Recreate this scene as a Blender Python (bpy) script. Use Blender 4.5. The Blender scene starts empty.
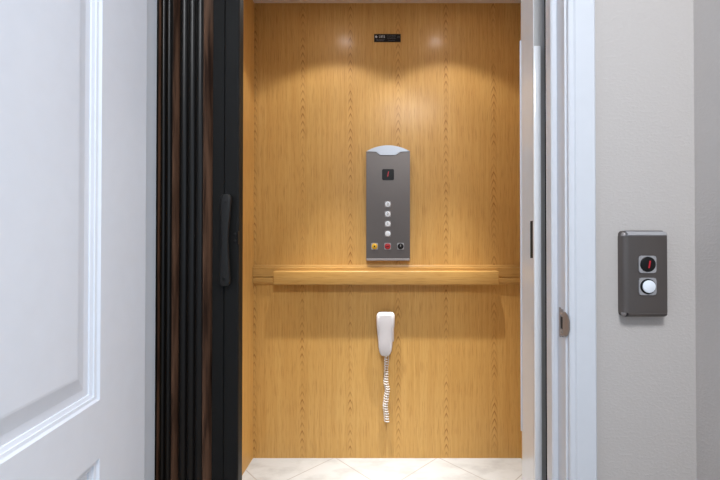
import bpy, bmesh, math, random
from mathutils import Vector, Matrix
random.seed(4)
PI = math.pi
S = bpy.context.scene
COL = S.collection
CZ = 0.977            # lens height above the floor
F = 390.0             # focal length in pixels of a 720 px wide frame

# ------------------------------------------------------------------ node helpers
def new_mat(name):
    m = bpy.data.materials.new(name); m.use_nodes = True
    nt = m.node_tree
    for n in list(nt.nodes): nt.nodes.remove(n)
    out = nt.nodes.new('ShaderNodeOutputMaterial')
    b = nt.nodes.new('ShaderNodeBsdfPrincipled')
    nt.links.new(b.outputs[0], out.inputs[0])
    return m, nt, b
def setv(b, **k):
    names = dict(col='Base Color', rough='Roughness', metal='Metallic', spec='Specular IOR Level', coat='Coat Weight',
                 coatr='Coat Roughness', ecol='Emission Color', emit='Emission Strength', sss='Subsurface Weight')
    for a, v in k.items():
        if a in ('col', 'ecol') and len(v) == 3: v = (*v, 1)
        b.inputs[names[a]].default_value = v
class G:
    """tiny node-graph helper"""
    def __init__(s, nt): s.nt = nt
    def _in(s, sock, v):
        if isinstance(v, bpy.types.NodeSocket): s.nt.links.new(v, sock)
        else: sock.default_value = v
    def m(s, op, a, b=0.0, c=None):
        n = s.nt.nodes.new('ShaderNodeMath'); n.operation = op
        s._in(n.inputs[0], a); s._in(n.inputs[1], b)
        if c is not None: s._in(n.inputs[2], c)
        return n.outputs[0]
    def xyz(s):
        t = s.nt.nodes.new('ShaderNodeTexCoord'); q = s.nt.nodes.new('ShaderNodeSeparateXYZ')
        s.nt.links.new(t.outputs['Object'], q.inputs[0]); return q.outputs
    def vec(s, x, y, z):
        n = s.nt.nodes.new('ShaderNodeCombineXYZ')
        for i, v in enumerate((x, y, z)): s._in(n.inputs[i], v)
        return n.outputs[0]
    def noise(s, v, scale=1.0, detail=2.0, rough=.5):
        n = s.nt.nodes.new('ShaderNodeTexNoise'); s._in(n.inputs['Vector'], v)
        n.inputs['Scale'].default_value = scale; n.inputs['Detail'].default_value = detail; n.inputs['Roughness'].default_value = rough
        return n.outputs[0]
    def white(s, w):
        n = s.nt.nodes.new('ShaderNodeTexWhiteNoise'); n.noise_dimensions = '1D'; s._in(n.inputs['W'], w); return n.outputs[0]
    def ss(s, v, a, b, lo=0.0, hi=1.0):
        n = s.nt.nodes.new('ShaderNodeMapRange'); n.interpolation_type = 'SMOOTHSTEP'
        s._in(n.inputs[0], v)
        for i, q in enumerate((a, b, lo, hi)): n.inputs[i+1].default_value = q
        return n.outputs[0]
    def mix(s, f, a, b):
        n = s.nt.nodes.new('ShaderNodeMix'); n.data_type = 'RGBA'
        s._in(n.inputs[0], f)
        for i, q in ((6, a), (7, b)):
            s._in(n.inputs[i], (*q, 1) if isinstance(q, tuple) else q)
        return n.outputs[2]
    def bump(s, h, strength, dist, b):
        n = s.nt.nodes.new('ShaderNodeBump'); n.inputs['Strength'].default_value = strength; n.inputs['Distance'].default_value = dist
        s.nt.links.new(h, n.inputs['Height']); s.nt.links.new(n.outputs[0], b.inputs['Normal'])

def plain(name, col, rough=.5, **k):
    m, nt, b = new_mat(name); setv(b, rough=rough, **k)
    g = G(nt); x, y, z = g.xyz()
    n = g.noise(g.vec(x, y, z), 35, 2)
    d = tuple(c*.95 for c in col)
    nt.links.new(g.mix(n, d, col), b.inputs['Base Color'])
    return m

def oak(name, across='x', along='z', cathedral=True, tone=1.0):
    m, nt, b = new_mat(name); g = G(nt)
    ax = dict(zip('xyz', g.xyz()))
    u, v = ax[across], ax[along]
    wob = g.m('MULTIPLY', g.m('SUBTRACT', g.noise(g.vec(g.m('MULTIPLY', u, 9), g.m('MULTIPLY', v, 1.4), 0), 1, 2), .5), .02)
    uw = g.m('ADD', u, wob)
    pores = g.noise(g.vec(g.m('MULTIPLY', uw, 300), g.m('MULTIPLY', v, 11), 3), 1, 2, .6)
    streak = g.noise(g.vec(g.m('MULTIPLY', uw, 75), g.m('MULTIPLY', v, 1.6), 7), 1, 3, .6)
    broad = g.noise(g.vec(g.m('MULTIPLY', uw, 9), g.m('MULTIPLY', v, .5), 1), 1, 1)
    c = g.mix(g.ss(streak, .3, .7), (.545*tone, .316*tone, .094*tone), (.620*tone, .384*tone, .130*tone))
    c = g.mix(g.ss(broad, .3, .7, 0, .35), c, (.545*tone, .310*tone, .092*tone))
    c = g.mix(g.ss(pores, .50, .70, 0, .55), c, (.375*tone, .190*tone, .050*tone))
    if cathedral:
        P = .2215
        q = g.m('DIVIDE', g.m('SUBTRACT', u, .0470 - P/2), P)
        cid = g.m('FLOOR', q)
        uu = g.m('MULTIPLY', g.m('SUBTRACT', g.m('FRACT', q), .5), P)
        uu = g.m('ADD', uu, g.m('MULTIPLY', wob, .35))
        wid = g.m('MULTIPLY_ADD', g.white(cid), .004, .0085)
        par = g.m('ADD', g.m('MULTIPLY', g.m('MULTIPLY', uu, uu), 60.0), g.m('MULTIPLY', g.m('ABSOLUTE', uu), 1.7))
        ph = g.m('ADD', g.m('ADD', v, par), g.m('MULTIPLY', g.white(g.m('ADD', cid, 31.7)), .7))
        ph = g.m('ADD', ph, g.m('MULTIPLY', wob, 1.2))
        fr = g.m('FRACT', g.m('MULTIPLY', ph, 28.0))
        line = g.m('MULTIPLY', g.ss(fr, .55, .95), g.ss(fr, .96, 1.0, 1, 0))
        rr = g.m('DIVIDE', uu, wid)
        mask = g.ss(g.m('ABSOLUTE', rr), .35, 1.6, 1, 0)
        vary = g.ss(g.noise(g.vec(g.m('MULTIPLY', cid, 5.3), g.m('MULTIPLY', v, 7), 0), 1, 3, .7), .35, .62, .12, 1)
        amt = g.m('MULTIPLY', g.m('MULTIPLY', g.m('MULTIPLY', line, mask), vary), 1.05)
        c = g.mix(amt, c, (.30*tone, .140*tone, .035*tone))
    nt.links.new(c, b.inputs['Base Color'])
    setv(b, rough=.45, spec=.2, coat=.16, coatr=.2)
    g.bump(pores, .06, .0004, b)
    return m

M = {}
M['oak'] = oak('oak_laminate')
M['oak_side'] = oak('oak_laminate_side', 'y', 'z', False, 1.1)
M['oak_rail'] = oak('oak_rail', 'z', 'x', False, .86)
M['white_paint'] = plain('white_gloss_paint', (.68, .71, .765), .32, spec=.4)
M['white_door'] = plain('white_door_paint', (.80, .85, .94), .38, spec=.4)
M['white_metal'] = plain('white_enamel', (.80, .83, .87), .12, spec=.6)
M['white_plastic'] = plain('white_plastic', (.62, .62, .66), .3)
M['cord'] = plain('white_cord', (.82, .82, .82), .4)
M['black_metal'] = plain('black_metal', (.0075, .0075, .0072), .5, spec=.22)
M['black_plastic'] = plain('black_plastic', (.006, .006, .0065), .4, spec=.3)
M['black_vinyl'] = plain('black_vinyl', (.006, .005, .0045), .36, spec=.32)
M['bronze'] = plain('brushed_bronze_steel', (.155, .138, .130), .42, metal=.75)
M['steel'] = plain('polished_steel', (.68, .68, .70), .2, metal=1.0)
M['worn_steel'] = plain('worn_nickel', (.33, .31, .31), .4, metal=.45)
M['cap_silver'] = plain('silver_cap', (.46, .51, .58), .35, metal=.3)
M['bezel'] = plain('satin_bezel', (.42, .42, .44), .35, metal=.3)
M['grip'] = plain('black_grip', (.0125, .0125, .0125), .5, spec=.3)
M['grey_metal'] = plain('grey_metal', (.50, .505, .51), .5)
M['yellow'] = plain('yellow_plastic', (.72, .43, .03), .35)
M['red'] = plain('red_plastic', (.42, .02, .025), .3)
M['ceil'] = plain('cab_ceiling_white', (.70, .63, .60), .6)
M['hall_ceil'] = plain('hall_ceiling_white', (.8, .8, .8), .8)
M['print'] = plain('pale_print', (.55, .56, .58), .5)
M['dark'] = plain('dark_slot', (.05, .035, .015), .6)
M['shaft'] = plain('gap_shade_black', (.012, .012, .012), .8)  # near-black that paints shade into the jamb gap and the latch slot
m, nt, b = new_mat('red_led'); setv(b, col=(.3, .01, .02), ecol=(1, .03, .06), emit=.14, rough=.4); M['led'] = m
m, nt, b = new_mat('lit_button'); setv(b, col=(.74, .79, .86), ecol=(.8, .9, 1), emit=.12, rough=.35); M['btn'] = m
m, nt, b = new_mat('cab_lamp_lens'); setv(b, col=(.8, .8, .8), ecol=(1, .88, .86), emit=70.0); M['lens'] = m
m, nt, b = new_mat('hall_lamp_lens'); setv(b, col=(.8, .8, .8), ecol=(1, .98, .96), emit=2.0); M['hall_lens'] = m
# walnut of the gate panels
m, nt, b = new_mat('walnut_panel'); g = G(nt); x, y, z = g.xyz()
n1 = g.noise(g.vec(g.m('MULTIPLY', x, 60), g.m('MULTIPLY', y, 60), g.m('MULTIPLY', z, 4)), 1, 4, .6)
nt.links.new(g.mix(g.ss(n1, .35, .68), (.17, .088, .054), (.026, .013, .009)), b.inputs['Base Color']); setv(b, rough=.35); M['walnut'] = m
# knock-down textured hall wall
m, nt, b = new_mat('textured_greige_paint'); g = G(nt); x, y, z = g.xyz()
xx = g.m('ADD', x, y)
n1 = g.noise(g.vec(g.m('MULTIPLY', xx, 120), 0, g.m('MULTIPLY', z, 190)), 1, 3, .55)
n2 = g.noise(g.vec(x, y, z), 300, 2)
h = g.m('ADD', g.ss(n1, .46, .66), g.m('MULTIPLY', n2, .25))
nt.links.new(g.mix(n1, (.515, .488, .472), (.55, .523, .507)), b.inputs['Base Color']); setv(b, rough=.6, spec=.3); g.bump(h, .2, .0018, b); M['wall'] = m
# diagonal white tile
m, nt, b = new_mat('white_diagonal_tile'); g = G(nt); x, y, z = g.xyz()
T = .477
def groove(w, off):
    f = g.m('FRACT', g.m('DIVIDE', g.m('SUBTRACT', w, off), T))
    d = g.m('MULTIPLY', g.m('MINIMUM', f, g.m('SUBTRACT', 1.0, f)), T)
    return g.ss(d, .0022, .0042, 1, 0)
gr = g.m('MAXIMUM', groove(g.m('ADD', x, y), 1.566), groove(g.m('SUBTRACT', x, y), -2.058))
mar = g.noise(g.vec(x, g.m('MULTIPLY', y, 1.7), z), 7, 5, .6)
tile = g.mix(g.ss(mar, .42, .7), (.47, .485, .495), (.39, .40, .405))
nt.links.new(g.mix(gr, tile, (.34, .33, .315)), b.inputs['Base Color']); setv(b, rough=.22)
g.bump(g.m('SUBTRACT', 1.0, gr), .3, .001, b); M['tile'] = m
M['hall_floor'] = plain('hall_wood_floor', (.30, .22, .15), .4)

# ------------------------------------------------------------------ mesh helpers (world metres)
def BM(): return bmesh.new()
def quadbox(bm, x0, x1, y0, y1, z0, z1, bev=0, seg=2):
    r = bmesh.ops.create_cube(bm, size=1.0)
    vs = r['verts']
    for v in vs: v.co = Vector(((x0+x1)/2 + v.co.x*(x1-x0), (y0+y1)/2 + v.co.y*(y1-y0), (z0+z1)/2 + v.co.z*(z1-z0)))
    if bev:
        es = list({e for v in vs for e in v.link_edges})
        bmesh.ops.bevel(bm, geom=es, offset=bev, segments=seg, profile=.5, affect='EDGES')
    return bm
def box(*a, **k): return quadbox(BM(), *a, **k)
def prism(bm, pts, fn, d0, d1):
    """extrude polygon pts (2-D) from d0 to d1; fn(a, b, d) gives world xyz"""
    A = [bm.verts.new(fn(p[0], p[1], d0)) for p in pts]; B = [bm.verts.new(fn(p[0], p[1], d1)) for p in pts]
    n = len(pts)
    bm.faces.new(A); bm.faces.new(B[::-1])
    for i in range(n): bm.faces.new((A[i], B[i], B[(i+1) % n], A[(i+1) % n]))
    return bm
XZ = lambda a, b, d: Vector((a, d, b))          # polygon in the wall plane, extruded in depth
XY = lambda a, b, d: Vector((a, b, d))          # plan polygon, extruded in height
YZ = lambda a, b, d: Vector((d, a, b))          # section polygon, extruded sideways
def loft(bm, rings, cap=True):
    R = [[bm.verts.new(p) for p in r] for r in rings]
    n = len(R[0])
    for a, c in zip(R, R[1:]):
        for i in range(n): bm.faces.new((a[i], a[(i+1) % n], c[(i+1) % n], c[i]))
    if cap: bm.faces.new(R[0][::-1]); bm.faces.new(R[-1])
    return bm
def disc(bm, x, z, y0, y1, r0, r1=None, n=28, dome=0):
    """round button on a wall plane: from y0 (wall) to y1 (towards the viewer)"""
    r1 = r0 if r1 is None else r1
    ring = lambda r, y: [Vector((x + r*math.cos(2*PI*i/n), y, z + r*math.sin(2*PI*i/n))) for i in range(n)]
    rr = [ring(r0, y0), ring(r0, y1 + (r0-r1)*.6), ring(r1, y1)]
    if dome: rr += [ring(r1*.6, y1-dome*.7), ring(r1*.2, y1-dome)]
    return loft(bm, rr)
def ringd(bm, x, z, y0, y1, ri, ro, n=28):
    ring = lambda r, y: [Vector((x + r*math.cos(2*PI*i/n), y, z + r*math.sin(2*PI*i/n))) for i in range(n)]
    rr = [ring(ri, y0), ring(ro, y0), ring(ro, y1), ring(ri, y1), ring(ri, y0)]
    return loft(bm, rr, False)
def tube(bm, pts, r, n=8):
    pts = [Vector(p) for p in pts]; rings = []
    t0 = (pts[1]-pts[0]).normalized(); up = t0.orthogonal().normalized()
    for i, p in enumerate(pts):
        t = (pts[min(i+1, len(pts)-1)] - pts[max(i-1, 0)]).normalized()
        up = (up - t*up.dot(t)).normalized(); s = t.cross(up)
        rings.append([p + (up*math.cos(2*PI*k/n) + s*math.sin(2*PI*k/n))*r for k in range(n)])
    return loft(bm, rings)
def rrect(cx, cy, w, h, r, n=5):
    P = []
    for sx, sy, a0 in ((1, 1, 0), (-1, 1, 90), (-1, -1, 180), (1, -1, 270)):
        for i in range(n+1):
            a = math.radians(a0 + 90*i/n)
            P.append((cx + sx*(w/2-r) + r*math.cos(a), cy + sy*(h/2-r) + r*math.sin(a)))
    return P
OFF = {}
def obj(name, bm, mat, parent=None, smooth=None):
    bmesh.ops.remove_doubles(bm, verts=bm.verts, dist=1e-6)
    bmesh.ops.recalc_face_normals(bm, faces=bm.faces)
    if parent:
        o0 = OFF[parent.name]
        bmesh.ops.translate(bm, verts=bm.verts, vec=-o0)
    me = bpy.data.meshes.new(name); bm.to_mesh(me); bm.free()
    if smooth:
        for p in me.polygons: p.use_smooth = True
        me.set_sharp_from_angle(angle=math.radians(smooth))
    me.materials.append(M[mat] if isinstance(mat, str) else mat)
    o = bpy.data.objects.new(name, me); COL.objects.link(o)
    if parent: o.parent = parent; OFF[o.name] = OFF[parent.name]
    else: OFF[o.name] = Vector((0, 0, 0))
    return o
def thing(name, label, cat, loc, group=None):
    o = bpy.data.objects.new(name, None); COL.objects.link(o); o.location = loc
    o.empty_display_size = .05
    o['label'] = label; o['category'] = cat
    if group: o['group'] = group
    OFF[o.name] = Vector(loc)
    return o
def struct(name, bm, mat, label=None, cat=None, smooth=None):
    o = obj(name, bm, mat, None, smooth); o['kind'] = 'structure'
    if label: o['label'] = label
    if cat: o['category'] = cat
    return o
def glyph(ch, size, x, z, y, parent, mat, name='digit'):
    cu = bpy.data.curves.new('t', 'FONT'); cu.body = ch; cu.size = size; cu.align_x = 'CENTER'; cu.align_y = 'CENTER'; cu.extrude = .0003
    t = bpy.data.objects.new('t', cu); COL.objects.link(t)
    dg = bpy.context.evaluated_depsgraph_get(); dg.update()
    me = bpy.data.meshes.new_from_object(t.evaluated_get(dg))
    bm = BM(); bm.from_mesh(me)
    bpy.data.objects.remove(t); bpy.data.meshes.remove(me)
    for v in bm.verts: v.co = Vector((x + v.co.x, y - v.co.z, z + v.co.y))
    return obj(name, bm, mat, parent)

# ------------------------------------------------------------------ the setting: hall
YF, YW = .82, .918            # hall face and shaft face of the door wall
JL, JR = -.546, .372          # door jambs
HEAD, HC = 2.035, 2.44
XR = .6455                     # hall side wall
ZB = 1.805                    # elevator back wall
bm = BM()
quadbox(bm, JR+.019, XR+.1, YF, YW, 0, HC)
struct('wall_front', bm, 'wall', 'greige textured wall to the right of the elevator doorway', 'wall')
bm = BM(); quadbox(bm, -1.05, JL-.019, YF, YW, 0, HC); quadbox(bm, JL-.019, JR+.019, YF, YW, HEAD+.019, HC)
struct('wall_front_left', bm, 'wall', 'greige wall over and left of the elevator doorway', 'wall')
struct('wall_right', box(XR, XR+.1, .45, YF, 0, HC), 'wall', 'shaded greige side wall at the right edge', 'wall')
struct('wall_left', box(-1.15, -1.05, -1.7, YW, 0, HC), 'wall', 'greige hall wall behind the open white door', 'wall')
struct('floor_hall', box(-1.15, XR+.1, -1.7, YW-.02, -.05, 0), 'hall_floor', 'brown hall floor before the elevator', 'floor')
struct('ceiling_hall', box(-1.15, XR+.1, -1.7, YW, HC, HC+.05), 'hall_ceil', 'white hall ceiling', 'ceiling')
# door frame: jamb with rebate, stop, head
sec = [(YF, 0), (YF, .019), (YW, .019), (YW, 0)]
bm = BM()
quadbox(bm, JR, JR+.019, YF-.001, YW, 0, HEAD, bev=.0015); quadbox(bm, JL-.019, JL, YF-.001, YW, 0, HEAD, bev=.0015)
quadbox(bm, JL-.019, JR+.019, YF-.001, YW, HEAD, HEAD+.019)
def stop(bm, x, s):
    pts = [(x, .857), (x - s*.009, .857), (x - s*.012, .860), (x - s*.012, .886), (x - s*.009, .889), (x, .889)]
    prism(bm, pts, XY, 0, HEAD)
stop(bm, JR, 1); stop(bm, JL, -1)
quadbox(bm, JL, JR, .857, .889, HEAD-.012, HEAD)
frame = struct('trim_1', bm, 'white_paint', 'white jamb and stop lining the elevator doorway', 'door frame')
# casings
def casing(bm, x0, s):
    pts = [(x0, YF), (x0, YF-.009), (x0+s*.002, YF-.011), (x0+s*.010, YF-.0115), (x0+s*.013, YF-.015), (x0+s*.051, YF-.016), (x0+s*.0545, YF-.013), (x0+s*.0545, YF)]
    prism(bm, pts, XY, 0, HEAD+.06)
bm = BM(); casing(bm, JR+.004, 1)
struct('trim_2', bm, 'white_paint', 'white casing board between the doorway and the call station wall', 'door trim')
bm = BM(); casing(bm, JL-.004, -1)
struct('trim_3', bm, 'white_paint', 'white casing on the hinge side behind the open door', 'door trim')
struct('trim_4', box(JL-.004, JR+.004, YF-.015, YF, HEAD+.004, HEAD+.06, bev=.003), 'white_paint', 'white casing over the doorway', 'door trim')

# open door leaf: visible face passes (-.5067,.82) and comes towards the viewer
tn = .1333; L = math.hypot(1, tn)
Dv = Vector((tn/L, -1/L, 0)); Nv = Vector((1/L, tn/L, 0))       # along the leaf, out of its visible face
O0 = Vector((-.5067, .82, 0)) + Dv*.006
TH, WD, Z0, Z1 = .035, .905, .012, 2.03
def dp(s, z, d): return O0 + Dv*s + Nv*d + Vector((0, 0, z))
bm = BM()
panels = [(.156, .749, .718, 1.885), (.156, .749, .20, .620)]
prof = [(0, 0), (.003, -.0035), (.008, -.0045), (.0085, -.0065), (.014, -.0085), (.0145, -.0105), (.022, -.0105), (.027, -.0105), (.052, -.0025), (.056, -.002)]
for side in (0, 1):
    q = lambda s, z, d: dp(s, z, d if side == 0 else -TH - d)
    ss_ = [.0, .156, .749, WD]; zz = [Z0, .20, .620, .718, 1.885, Z1]
    for i in range(3):
        for j in range(5):
            if i == 1 and j in (1, 3): continue
            bm.faces.new([bm.verts.new(q(*p, 0)) for p in ((ss_[i], zz[j]), (ss_[i+1], zz[j]), (ss_[i+1], zz[j+1]), (ss_[i], zz[j+1]))])
    for a0, a1, b0, b1 in panels:
        ring = lambda k: [bm.verts.new(q(*p, prof[k][1])) for p in ((a0+prof[k][0], b0+prof[k][0]), (a1-prof[k][0], b0+prof[k][0]), (a1-prof[k][0], b1-prof[k][0]), (a0+prof[k][0], b1-prof[k][0]))]
        R = [ring(k) for k in range(len(prof))]
        for A, B in zip(R, R[1:]):
            for i in range(4): bm.faces.new((A[i], A[(i+1) % 4], B[(i+1) % 4], B[i]))
        bm.faces.new(R[-1])
for a, c in (((0, Z0), (WD, Z0)), ((WD, Z0), (WD, Z1)), ((WD, Z1), (0, Z1)), ((0, Z1), (0, Z0))):
    bm.faces.new([bm.verts.new(dp(*a, 0)), bm.verts.new(dp(*c, 0)), bm.verts.new(dp(*c, -TH)), bm.verts.new(dp(*a, -TH))])
door = struct('door_1', bm, 'white_door', 'open white panelled door at the left edge', 'door')

# ------------------------------------------------------------------ the setting: elevator cab
CL, CR, CT = -.621, .6135, 2.107
struct('wall_back', box(CL-.03, CR+.03, ZB, ZB+.03, 0, CT), 'oak', 'oak veneer back wall of the elevator cab', 'wall')
struct('wall_cab_left', box(CL-.03, CL, YW, ZB, 0, CT), 'oak_side', 'oak side wall of the cab beside the black gate post', 'wall')
struct('wall_cab_right', box(CR, CR+.03, YW, ZB, 0, CT), 'oak_side', 'oak side wall of the cab behind the white post', 'wall')
struct('floor_cab', box(CL, CR, YW, ZB, -.05, 0), 'tile', 'white floor tiles laid diagonally in the cab', 'floor')
struct('ceiling_cab', box(CL-.03, CR+.03, YW, ZB+.03, CT, CT+.04), 'ceil', 'pale ceiling along the top of the cab', 'ceiling')
struct('wall_cab_front', box(.43, CR, 1.0, 1.039, 0, CT), 'oak', 'narrow oak front return of the cab hidden by the white post', 'wall')

# white post the gate closes against
t = thing('gate_jamb_post', 'glossy white upright post with a latch slot right of the cab opening', 'post', (.368, .99, 0))
PX = .3556
bm = BM()
zs0, zs1 = CZ + (246-258)*.97/F, CZ + (246-221)*.97/F
# inner face with a slot cut through it
quadbox(bm, PX, .3825, .95, .9570, .0, CT-.001); quadbox(bm, PX, .3825, .9765, 1.0385, .0, CT-.001)
quadbox(bm, PX, .3825, .9570, .9765, .0, zs0); quadbox(bm, PX, .3825, .9570, .9765, zs1, CT-.001)
post = obj('post_body', bm, 'white_metal', t)
obj('latch_slot_shade', box(PX+.0006, PX+.02, .9570, .9765, zs0, zs1), 'shaft', t)  # near-black fill, almost flush, paints the shade inside the slot
zt = CZ + 201*.94/F
obj('front_plate', box(PX+.0012, .3825, .9488, .9502, .0, CT-.002), 'grey_metal', t)
obj('cover_strip', box(.352, .3695, .938, .95, .0, zt, bev=.0025), 'white_metal', t, 40)
ze0, ze1 = CZ - 184*1.042/F, CZ + 206*1.042/F
obj('edge_strip', box(PX-.0025, PX+.012, 1.0385, 1.0435, ze0, ze1, bev=.001), 'white_paint', t)

# strike plate on the right jamb
sz = CZ - 77.5*.825/F
struct('gap_shade_strip', box(.3828, .43, .975, 1.039, 0, CT), 'shaft', 'black strip painting the shade in the gap between the door jamb and the white post', 'trim')  # added black box: paints the gap's shade and hides the lit oak behind

# ---
t = thing('strike_plate', 'curved nickel strike plate low on the white door jamb', 'strike plate', (JR, .83, sz))
bm = BM(); o = []
H = .0315
pts = []
for i in range(13):
    a = -PI/2 + PI*i/12
    pts.append((.8195 - .0125*math.cos(a)**.8 if abs(math.cos(a)) > 1e-6 else .8195, sz + H*math.sin(a)*.78))
pts = [(.8440, sz+H), (.8440, sz-H)] + pts
# flat leaf on the jamb with a bolt hole, then a lip curling round the front edge
yA, yB, hA, hB = .828, .840, .013, .013
X0, X1 = JR-.0018, JR+.0001
for (y0, y1, z0, z1) in ((.8195, yA, -H*.80, H*.80), (yB, .846, -H, H), (yA, yB, hA, H*.92), (yA, yB, -H*.92, -hA)):
    quadbox(bm, X0, X1, y0, y1, sz+z0, sz+z1)
obj('leaf', bm, 'worn_steel', t)
obj('bolt_hole', box(JR-.0006, JR+.0002, yA, yB, sz-hA, sz+hA), 'black_plastic', t)
bm = BM(); n = 16; rows = []
for j in range(7):
    f = j/6.0
    yy = .8196 - .0165*f; xo = JR-.0018 + .003*f*f
    hh = H*.82*(1-(f*.93)**2.4)**.6
    rows.append([Vector((xo, yy, sz+hh)), Vector((xo, yy, sz-hh)), Vector((xo+.0015, yy+.001, sz-hh)), Vector((xo+.0015, yy+.001, sz+hh))])
loft(bm, rows); obj('lip', bm, 'worn_steel', t, 50)
for s in (1, -1):
    bm = BM(); c = Vector((JR-.0018, .834, sz+s*.0205))
    r0 = [c + Vector((0, .003*math.cos(a*PI/6), .003*math.sin(a*PI/6))) for a in range(12)]
    loft(bm, [r0, [p - Vector((.0008, 0, 0)) for p in r0]]); obj('screw', bm, 'steel', t)

# ------------------------------------------------------------------ folding gate
GY = .962
t = thing('accordion_gate', 'dark folding gate stacked at the left of the cab opening, with black leading post', 'gate', (-.46, .98, 0.0))
GZ0, GZ1 = .012, 2.0
px = lambda p, Y: (p-388)*Y/F
# leading post: stepped aluminium section
x0, x1, x2 = px(212.3, .966), px(224, GY), px(243.2, .993)
bm = prism(BM(), [(x0, .967), (x1-.003, .967), (x1, .964), (x1+.002, GY), (x2-.003, GY), (x2, GY+.003), (x2, .99), (x2-.003, .993), (x0, .993)], XY, GZ0, GZ1)
lead = obj('leading_post', bm, 'black_metal', t, 35)
# wood panels: (front-left px, front Y) -> back; each a thin slab
def slab(a, bq, th):
    a = Vector((*a, 0)); bq = Vector((*bq, 0)); d = (bq-a).normalized(); nn = Vector((-d.y, d.x, 0))*th/2
    P = [a+nn, bq+nn, bq-nn, a-nn]
    return prism(BM(), [(p.x, p.y) for p in P], XY, GZ0+.01, GZ1-.01)
def panel(p, Yf, dx):
    xf = px(p, Yf)
    obj('panel', slab((xf, Yf), (xf+dx, Yf+.085), .008), 'walnut', t)
panel(202.5, .957, .030); panel(171.5, .957, .026); panel(158, .957, .020)
panel(192, .972, -.004); panel(181, .972, -.006)
# dark fluted vinyl hinges (plan outline with rounded ribs)
def hinge(pa, pb, ribs, Y):
    xa, xb = px(pa, Y), px(pb, Y)
    w = (xb-xa)/ribs; pts = []
    for k in range(ribs):
        for i in range(9):
            f = i/8; pts.append((xa + w*(k+f), Y - .0075*math.sin(PI*f)**.7 if 0 < f < 1 else Y))
    pts = [pts[0]] + [p for p, q in zip(pts[1:], pts) if (p[0]-q[0]) > 1e-6]
    pts += [(xb, Y+.008), (xa, Y+.008)]
    obj('hinge_strip', prism(BM(), pts, XY, GZ0, GZ1), 'black_vinyl', t, 50)
hinge(179, 203, 3, .957); hinge(160.5, 171.5, 2, .955); hinge(155.5, 157.5, 1, .957)
# pull handle, waisted, standing off the post
hc = px(224.6, .945); hz = CZ + (246-240)*.945/F; hl = 92*.945/F/2
rings = []
for i in range(41):
    f = -1 + 2*i/40
    w = .0114 - .0022*math.cos(PI*f)
    if abs(f) > .93: w *= math.sqrt(max(.3, 1-((abs(f)-.93)/.08)**2))
    dep = .940 + .004*f*f
    P = rrect(0, 0, 2*w, .013, .0055, 3)
    rings.append([Vector((hc + p[0] + .0012*f, dep + .0065 + p[1], hz + hl*f)) for p in P])
h = obj('handle', loft(BM(), rings), 'grip', t, 45)
for s in (1, -1):
    obj('mount', box(hc-.008, hc+.008, .950, GY+.012, hz+s*hl*.86-.008, hz+s*hl*.86+.008, bev=.002), 'black_plastic', h)
    obj('screw', disc(BM(), hc+.001*s, hz+s*hl*.84, .947, .9415, .004, .0034, 12), 'grip' if s > 0 else 'black_metal', h)
lz = CZ + (246-237.5)*GY/F; lx = px(239.5, GY)
la = obj('latch', box(lx-.003, x2+.0015, GY-.006, GY+.004, lz-.016, lz+.016, bev=.0015), 'black_plastic', t)
for s in (1, -1): obj('screw', disc(BM(), px(235, GY), lz+s*.0085, GY+.001, GY-.0025, .003, .002, 12), 'grip', la)

# ------------------------------------------------------------------ handrail on the back wall
t = thing('handrail', 'long oak handrail shelf on a flat oak backing board across the back wall', 'handrail', (0, ZB-.02, CZ-.14))
yb = ZB-.016
zA, zB_ = CZ-(265-246)*1.79/F, CZ-(284.5-246)*1.79/F
prof2 = [(ZB, zA), (yb+.009, zA), (yb+.006, zA-.008), (yb+.006, zA-.011), (yb, zA-.013), (yb, zA-.052), (yb+.004, zA-.056), (yb+.004, zA-.060), (yb-.001, zA-.064), (yb-.001, zA-.077), (yb+.004, zB_+.004), (yb+.008, zB_), (ZB, zB_)]
obj('backing_board', prism(BM(), prof2, YZ, CL+.001, CR-.001), 'oak_rail', t)
ys = ZB-.056
obj('shelf_rail', box(px(273, ys), px(499, ys), ys, yb+.004, CZ-(285-246)*ys/F, CZ-(271.2-246)*ys/F, bev=.004, seg=3), 'oak_rail', t, 40)

# ------------------------------------------------------------------ control panel
zf = ZB-.018
P = lambda X, Y: ((X-388)*zf/F, CZ + (246-Y)*zf/F)
t = thing('control_panel', 'tall bronze metal panel of floor buttons on the oak back wall', 'control panel', (0, ZB, CZ+.18))
xl, xr = P(366.2, 0)[0], P(410, 0)[0]
zb, zs, ztp = P(0, 260.5)[1], P(0, 151.3)[1], P(0, 145.4)[1]
def arc(x, top, side):
    f = (x-(xl+xr)/2)/((xr-xl)/2); return side + (top-side)*(1-abs(f)**2)
pts = [(xl, zb), (xr, zb)] + [(xr + (xl-xr)*i/16, arc(xr + (xl-xr)*i/16, ztp, zs)) for i in range(17)]
bm = prism(BM(), pts, XZ, ZB, zf)
obj('faceplate', bm, 'bronze', t)
pts = [P(366.4, 151.3), P(376, 151.7), P(380, 155), P(395.5, 155), P(400.5, 151.7), P(409.8, 151.3)]
pts += [(xr-.001 + (xl-xr+.002)*i/16, arc(xr + (xl-xr)*i/16, ztp, zs)+.0006) for i in range(1, 16)]
obj('top_cap', prism(BM(), pts, XZ, zf+.006, zf-.004), 'cap_silver', t)
obj('bottom_edge', box(xl+.001, xr-.001, zf-.004, ZB, zb-.001, zb+.009, bev=.002), 'worn_steel', t)
a, c = P(382.1, 180), P(394, 169)
d = obj('floor_display', prism(BM(), rrect((a[0]+c[0])/2, (a[1]+c[1])/2, c[0]-a[0], c[1]-a[1], .006), XZ, zf, zf-.002), 'black_plastic', t)
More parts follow.
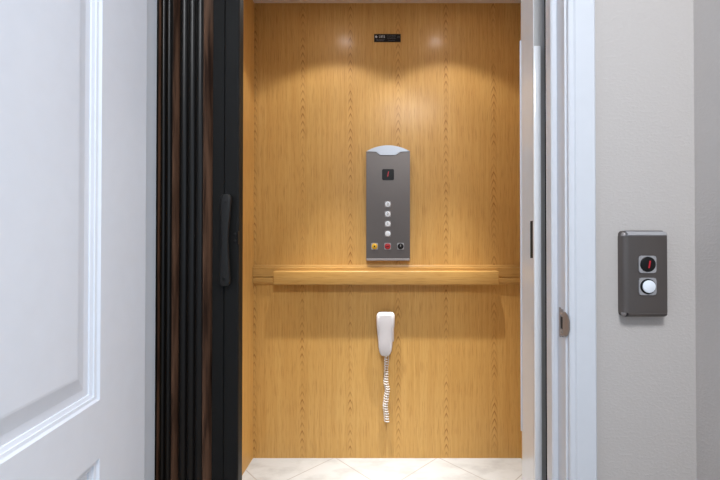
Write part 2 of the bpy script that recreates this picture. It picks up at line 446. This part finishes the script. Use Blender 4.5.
def red_one(x, z, h, y, par):
    w = h*.085 if h > .02 else h*.105
    p = [(x-w-.0, z-h/2), (x+w, z-h/2), (x+w+h*.16, z+h/2), (x-w+h*.16, z+h/2)]
    obj('digit', prism(BM(), p, XZ, y, y-.0006), 'led', par)
red_one(P(387.7, 0)[0], P(0, 174)[1], .023, zf-.002, d)
def bezel(bm, x, z, y0, y1, half, ri, n=32):
    """square frame with a round hole"""
    def sq(i):
        a = 2*PI*i/n; cx, cz = math.cos(a), math.sin(a); k = half/max(abs(cx), abs(cz)); k = min(k, half*1.30); return cx*k, cz*k
    ring = lambda kind, y: [Vector((x + (sq(i)[0] if kind else ri*math.cos(2*PI*i/n)), y, z + (sq(i)[1] if kind else ri*math.sin(2*PI*i/n)))) for i in range(n)]
    return loft(bm, [ring(0, y0), ring(1, y0), ring(1, y1), ring(0, y1), ring(0, y0)], False)
for Y_, ch in ((204.2, '3'), (214.0, '2'), (223.8, '1'), (233.6, '')):
    x, z = P(387.8, Y_)
    bt = obj('floor_button', disc(BM(), x, z, zf, zf-.004, .0125, .0115), 'btn', t, 40)
    obj('bezel', bezel(BM(), x, z, zf, zf-.002, .0141, .0131), 'worn_steel', bt)
    if ch: glyph(ch, .017, x, z, zf-.0043, bt, 'black_plastic')
for X_, mt, nm in ((374.6, 'yellow', 'alarm_button'), (387.6, 'red', 'stop_button'), (400.6, 'black_plastic', 'key_switch')):
    x, z = P(X_, 246.3)
    bt = obj(nm, disc(BM(), x, z, zf, zf-.007, .0135, .0115, dome=.001), mt, t, 40)
    obj('bezel', bezel(BM(), x, z, zf, zf-.0022, .0155, .0138), 'bezel', bt)
    if nm == 'alarm_button':
        q = lambda i, r: (x + r*math.cos(PI/2+i*2*PI/3), z - .001 + r*math.sin(PI/2+i*2*PI/3))
        obj('bell_mark', prism(BM(), [q(0, .0055), q(1, .0055), q(2, .0055)], XZ, zf-.0082, zf-.0088), 'black_plastic', bt)
    if nm == 'stop_button': obj('print_line', box(x-.007, x+.007, zf-.0088, zf-.0082, z-.001, z+.0012), 'black_plastic', bt)
    if nm == 'key_switch':
        obj('keyhole', box(x-.0015, x+.0015, zf-.0090, zf-.0082, z-.002, z+.008), 'worn_steel', bt)

# ------------------------------------------------------------------ nameplate
yn = ZB-.0025
P = lambda X, Y: ((X-388)*yn/F, CZ + (246-Y)*yn/F)
t = thing('nameplate', 'small black plate with fine white print high on the back wall', 'plate', (0, ZB, CZ+.96))
a, c = P(374, 41.8), P(400.8, 33.8)
obj('plate', box(a[0], c[0], yn, ZB, a[1], c[1], bev=.0008), 'black_plastic', t)
bm = BM(); x, z = P(376.2, 36.7); disc(bm, x, z, yn, yn-.0006, .0052, n=16); obj('round_mark', bm, 'print', t)
bm = BM(); random.seed(2)
for k in range(4):                                   # blurred large print
    x, z = P(379.6 + k*1.55, 36.6)
    quadbox(bm, x-.0026, x-.0010, yn-.0006, yn, z-.006, z+.006)
    if k % 2: quadbox(bm, x+.0006, x+.0022, yn-.0006, yn, z-.006, z+.006)
    quadbox(bm, x-.0012, x+.0022, yn-.0006, yn, z-.001 + .0035*(k % 3-1), z+.001 + .0035*(k % 3-1))
obj('large_print', bm, 'print', t)
m2 = plain('dim_print', (.12, .13, .15), .5); M['dim'] = m2
bm = BM()
for (xa, xb, Y_, st) in ((376, 384.5, 39.6, .55), (376.5, 383.5, 40.5, .6), (387, 396, 35.6, .7), (387, 395.5, 36.9, .6), (387.5, 396, 38.3, .7), (388, 395, 40.2, .6), (397.5, 400, 36.3, .8), (397.3, 400, 37.6, .8)):
    xx_ = xa
    while xx_ < xb:
        ln = random.uniform(.25, .75); x, z = P(xx_, Y_); x2_, _ = P(min(xx_+ln, xb), Y_)
        quadbox(bm, x, x2_, yn-.0005, yn, z-.0011, z+.0011); xx_ += ln + .35
obj('small_print', bm, 'dim', t)
t.location.z += .004

# ------------------------------------------------------------------ telephone
P = lambda X, Y, yy: ((X-388)*yy/F, CZ + (246-Y)*yy/F)
tx, tz = P(385.4, 334, 1.77)
t = thing('wall_telephone', 'white handset phone with curly cord hanging below the handrail', 'telephone', (tx, ZB, tz))
# cradle plate
xa, za = P(378.5, 341.5, 1.79); xb, zb2 = P(394.0, 313.5, 1.79)
obj('cradle', box(xa, xb, ZB-.022, ZB, za, zb2, bev=.006, seg=3), 'white_plastic', t, 40)
rings = []
prof3 = [(312.3, 5.6, .012), (312.7, 7.2, .022), (313.8, 8.4, .030), (315.6, 9.0, .034), (319, 9.15, .035), (326, 8.9, .035), (332, 8.3, .031), (340, 7.4, .027), (347, 6.8, .030), (351, 6.2, .031), (353.6, 5.2, .029), (355.4, 4.0, .025), (356.6, 2.4, .016)]
for Y_, hw, dep in prof3:
    cxp = 385.7 - (Y_-312)*.012
    x, z = P(cxp, Y_, 1.765); w = hw*1.765/F
    y0 = ZB-.016 - dep
    Q = rrect(0, 0, 2*w, dep, min(w, dep/2)*.62, 4)
    rings.append([Vector((x + q[0], y0 + dep/2 + q[1], z)) for q in Q])
hs = obj('handset', loft(BM(), rings), 'white_plastic', t, 50)
# slightly raised earpiece-to-mouthpiece back panel
rings = []
for Y_, hw in ((314.2, 5.2), (315, 5.8), (326, 5.6), (340, 5.2), (350, 4.6), (352.5, 3.4)):
    x, z = P(385.5 - (Y_-312)*.012, Y_, 1.76); w = hw*1.76/F
    dep = {314.2: .027, 315: .0325, 326: .035, 340: .027, 350: .031, 352.5: .029}[Y_]
    y0 = ZB-.016-dep-.0016
    Q = rrect(0, 0, 2*w, .006, .0012, 2)
    rings.append([Vector((x + q[0], y0 + .003 + q[1], z)) for q in Q])
obj('back_panel', loft(BM(), rings), 'white_plastic', hs, 40)
# coil cord: down from the handset, round, and back up to the cradle
yc = ZB-.016
CK = [(354, 385.9), (360, 385.8), (371.7, 386.2), (381.7, 385.9), (389, 387.4), (398, 386.2), (405, 385.3), (415, 386.3), (420.5, 386.7)]
def cord_axis(f):
    Y_ = 354 + f*66.5
    for (ya, xa_), (yb_, xb_) in zip(CK, CK[1:]):
        if Y_ <= yb_ + 1e-6:
            q = (Y_-ya)/(yb_-ya); q = q*q*(3-2*q)
            return P(xa_ + (xb_-xa_)*q, Y_, yc)
    return P(CK[-1][1], Y_, yc)
pts = []; turns = 27; N = turns*14
for i in range(N+1):
    f = i/N; x, z = cord_axis(f); a = 2*PI*turns*f
    r = .0102*min(1, .55 + f*1.1) if f > .05 else .0055*f/.05 + .0005
    pts.append((x + r*math.cos(a), yc-.001 + r*math.sin(a), z))
cd = obj('coil_cord', tube(BM(), pts, .0026, 6), 'cord', t, 60)
pts = []
for i in range(40):
    f = i/39; x, z = cord_axis(.98*(1-f)); w = min(1, max(0, (f-.6)/.3)); w = w*w*(3-2*w)
    pts.append((x + .0125*w, ZB-.0035-.002*math.sin(PI*f), z))
obj('cord_tail', tube(BM(), pts, .0016, 6), 'cord', t, 60)

# ------------------------------------------------------------------ hall call station
yp = .798
P = lambda X, Y, yy=yp: ((X-388)*yy/F, CZ + (246-Y)*yy/F)
xl, zt_ = P(626.2, 233.0); xr, zb_ = P(668.3, 315.8)
t = thing('call_station', 'grey metal call box with red indicator and white button on the hall wall', 'call station', ((xl+xr)/2, YF, CZ-.06))
# curved-edge body: plan section swept up
pts = [(xl-.0045, YF), (xl-.0045, yp+.011)]
for i in range(7):
    a = PI - PI/2*i/6; pts.append((xl+.0065 + .011*math.cos(a), yp+.011 - .011*math.sin(a)))
pts += [(xr-.003, yp), (xr-.0005, yp+.0025), (xr, yp+.006), (xr, YF)]
obj('housing', prism(BM(), pts, XY, zb_+.006, zt_-.006), 'bronze', t, 40)
obj('back_plate', prism(BM(), rrect((xl-.004+xr)/2, (zt_+zb_+.002)/2, xr-xl+.004, zt_-zb_+.0085, .008), XZ, YF, yp+.0095), 'bronze', t, 40)
def endcap(z0, z1, nm, up):
    s = 1 if up else -1
    pp = [(YF, z0), (yp+.001, z0), (yp-.0005, z0+s*.002), (yp+.002, z0+s*.006), (yp+.008, z1), (YF, z1)]
    o = obj(nm, prism(BM(), pp, YZ, xl+.004, xr-.003), 'bezel' if up else 'bronze', t, 30)
    for xs in (xl-.001, xr-.0035):
        bm = BM()
        n = 10; rr = []
        for j, (r, h) in enumerate(((.0045, 0), (.0045, .004), (.0032, .0065), (.001, .008))):
            rr.append([Vector((xs + .001 + r*math.cos(2*PI*i/n), yp+.0095 + r*1.6*math.sin(2*PI*i/n), z0 + s*h)) for i in range(n)])
        loft(bm, rr); obj('corner', bm, 'worn_steel', o, 60)
endcap(zt_-.006, zt_+.0035, 'top_cap', True)
endcap(zb_+.006, zb_-.003, 'bottom_cap', False)
yb = yp
for Y_, kind in ((264.3, 'indicator'), (286.3, 'call_button')):
    x, z = P(646.8, Y_)
    fr = obj(kind, disc(BM(), x+.0008, z, yb, yb-.004, .0153, .0140), 'black_plastic', t, 40)
    obj('bezel', bezel(BM(), x, z, yb+.0005, yb-.0028, .0176, .0158), 'bezel', fr, 30)
    if kind == 'indicator': red_one(x+.0016, z, .0150, yb-.004, fr)
    else: obj('button_face', disc(BM(), x+.0008, z, yb-.003, yb-.0068, .0127, .0118), 'btn', fr, 40)

# ------------------------------------------------------------------ lamps
def downlight(x, y, where, power, beam):
    t = thing('downlight', where, 'ceiling light', (x, y, CT), 'recessed lights in the cab ceiling')
    n = 32
    ring = lambda r, z: [Vector((x + r*math.cos(2*PI*i/n), y + r*math.sin(2*PI*i/n), z)) for i in range(n)]
    obj('trim_ring', loft(BM(), [ring(.032, CT), ring(.052, CT), ring(.050, CT-.004), ring(.034, CT-.005), ring(.032, CT)], False), 'white_paint', t, 40)
    obj('lens', loft(BM(), [ring(.031, CT-.0005), ring(.031, CT-.002)]), 'lens', t)
    L_ = bpy.data.lights.new('cab_spot', 'SPOT'); L_.energy = power; L_.color = (1, .95, .87); L_.spot_size = math.radians(106); L_.spot_blend = .22; L_.shadow_soft_size = .02
    o = bpy.data.objects.new('cab_spot', L_); COL.objects.link(o); o.location = (0, 0, -.012); o.parent = t
    L_ = bpy.data.lights.new('cab_beam', 'SPOT'); L_.energy = beam; L_.color = (1, .975, .93); L_.spot_size = math.radians(43); L_.spot_blend = 1; L_.shadow_soft_size = .02
    o = bpy.data.objects.new('cab_beam', L_); COL.objects.link(o); o.location = (0, 0, -.012); o.parent = t
downlight(-.236, 1.47, 'small round downlight in the cab ceiling, left of the nameplate', 8.5, 195)
downlight(.262, 1.47, 'small round downlight in the cab ceiling, right of the nameplate', 8.5, 195)
hx, hy = .22, -.40
t = thing('ceiling_lamp', 'round white lamp on the hall ceiling', 'ceiling light', (hx, hy, HC))
n = 36
ring = lambda r, z: [Vector((hx + r*math.cos(2*PI*i/n), hy + r*math.sin(2*PI*i/n), z)) for i in range(n)]
obj('base', loft(BM(), [ring(.30, HC), ring(.30, HC-.02), ring(.29, HC-.025)]), 'white_paint', t, 40)
obj('lamp_shade', loft(BM(), [ring(.288, HC-.024), ring(.27, HC-.045), ring(.18, HC-.062), ring(.02, HC-.07)]), 'hall_lens', t, 40)
L_ = bpy.data.lights.new('hall_lamp', 'AREA'); L_.shape = 'DISK'; L_.size = .56; L_.energy = 36.5; L_.color = (.95, .97, 1)
o = bpy.data.objects.new('hall_lamp', L_); COL.objects.link(o); o.location = (0, 0, -.08); o.parent = t

L_ = bpy.data.lights.new('door_fill', 'AREA'); L_.shape = 'RECTANGLE'; L_.size = 1.0; L_.size_y = 1.3; L_.energy = 15; L_.color = (.72, .86, 1)  # added bluish fill light for the open door; no window stands here
o = bpy.data.objects.new('door_fill', L_); COL.objects.link(o); o.location = (2.3, -.45, 1.45); o.rotation_euler = (0, PI/2, 0)

w = bpy.data.worlds.new('daylight'); S.world = w; w.use_nodes = True
w.node_tree.nodes['Background'].inputs[0].default_value = (.70, .84, 1.0, 1)
w.node_tree.nodes['Background'].inputs[1].default_value = .6

# ------------------------------------------------------------------ camera
cd_ = bpy.data.cameras.new('camera'); cam = bpy.data.objects.new('camera', cd_); COL.objects.link(cam)
cd_.sensor_width = 36; cd_.sensor_fit = 'HORIZONTAL'; cd_.lens = 36*F/720
cam.location = (0, 0, CZ)
pitch = math.radians(.5)
cam.rotation_euler = (PI/2 + pitch, 0, 0)
cd_.shift_x = -28/720
cd_.shift_y = (246 - F*math.tan(pitch) - 240)/720
cd_.clip_start = .01
S.camera = cam
S.view_settings.view_transform = 'Standard'; S.view_settings.look = 'None'
S.view_settings.exposure = 0.0; S.view_settings.gamma = 1; S.view_settings.use_curve_mapping = False
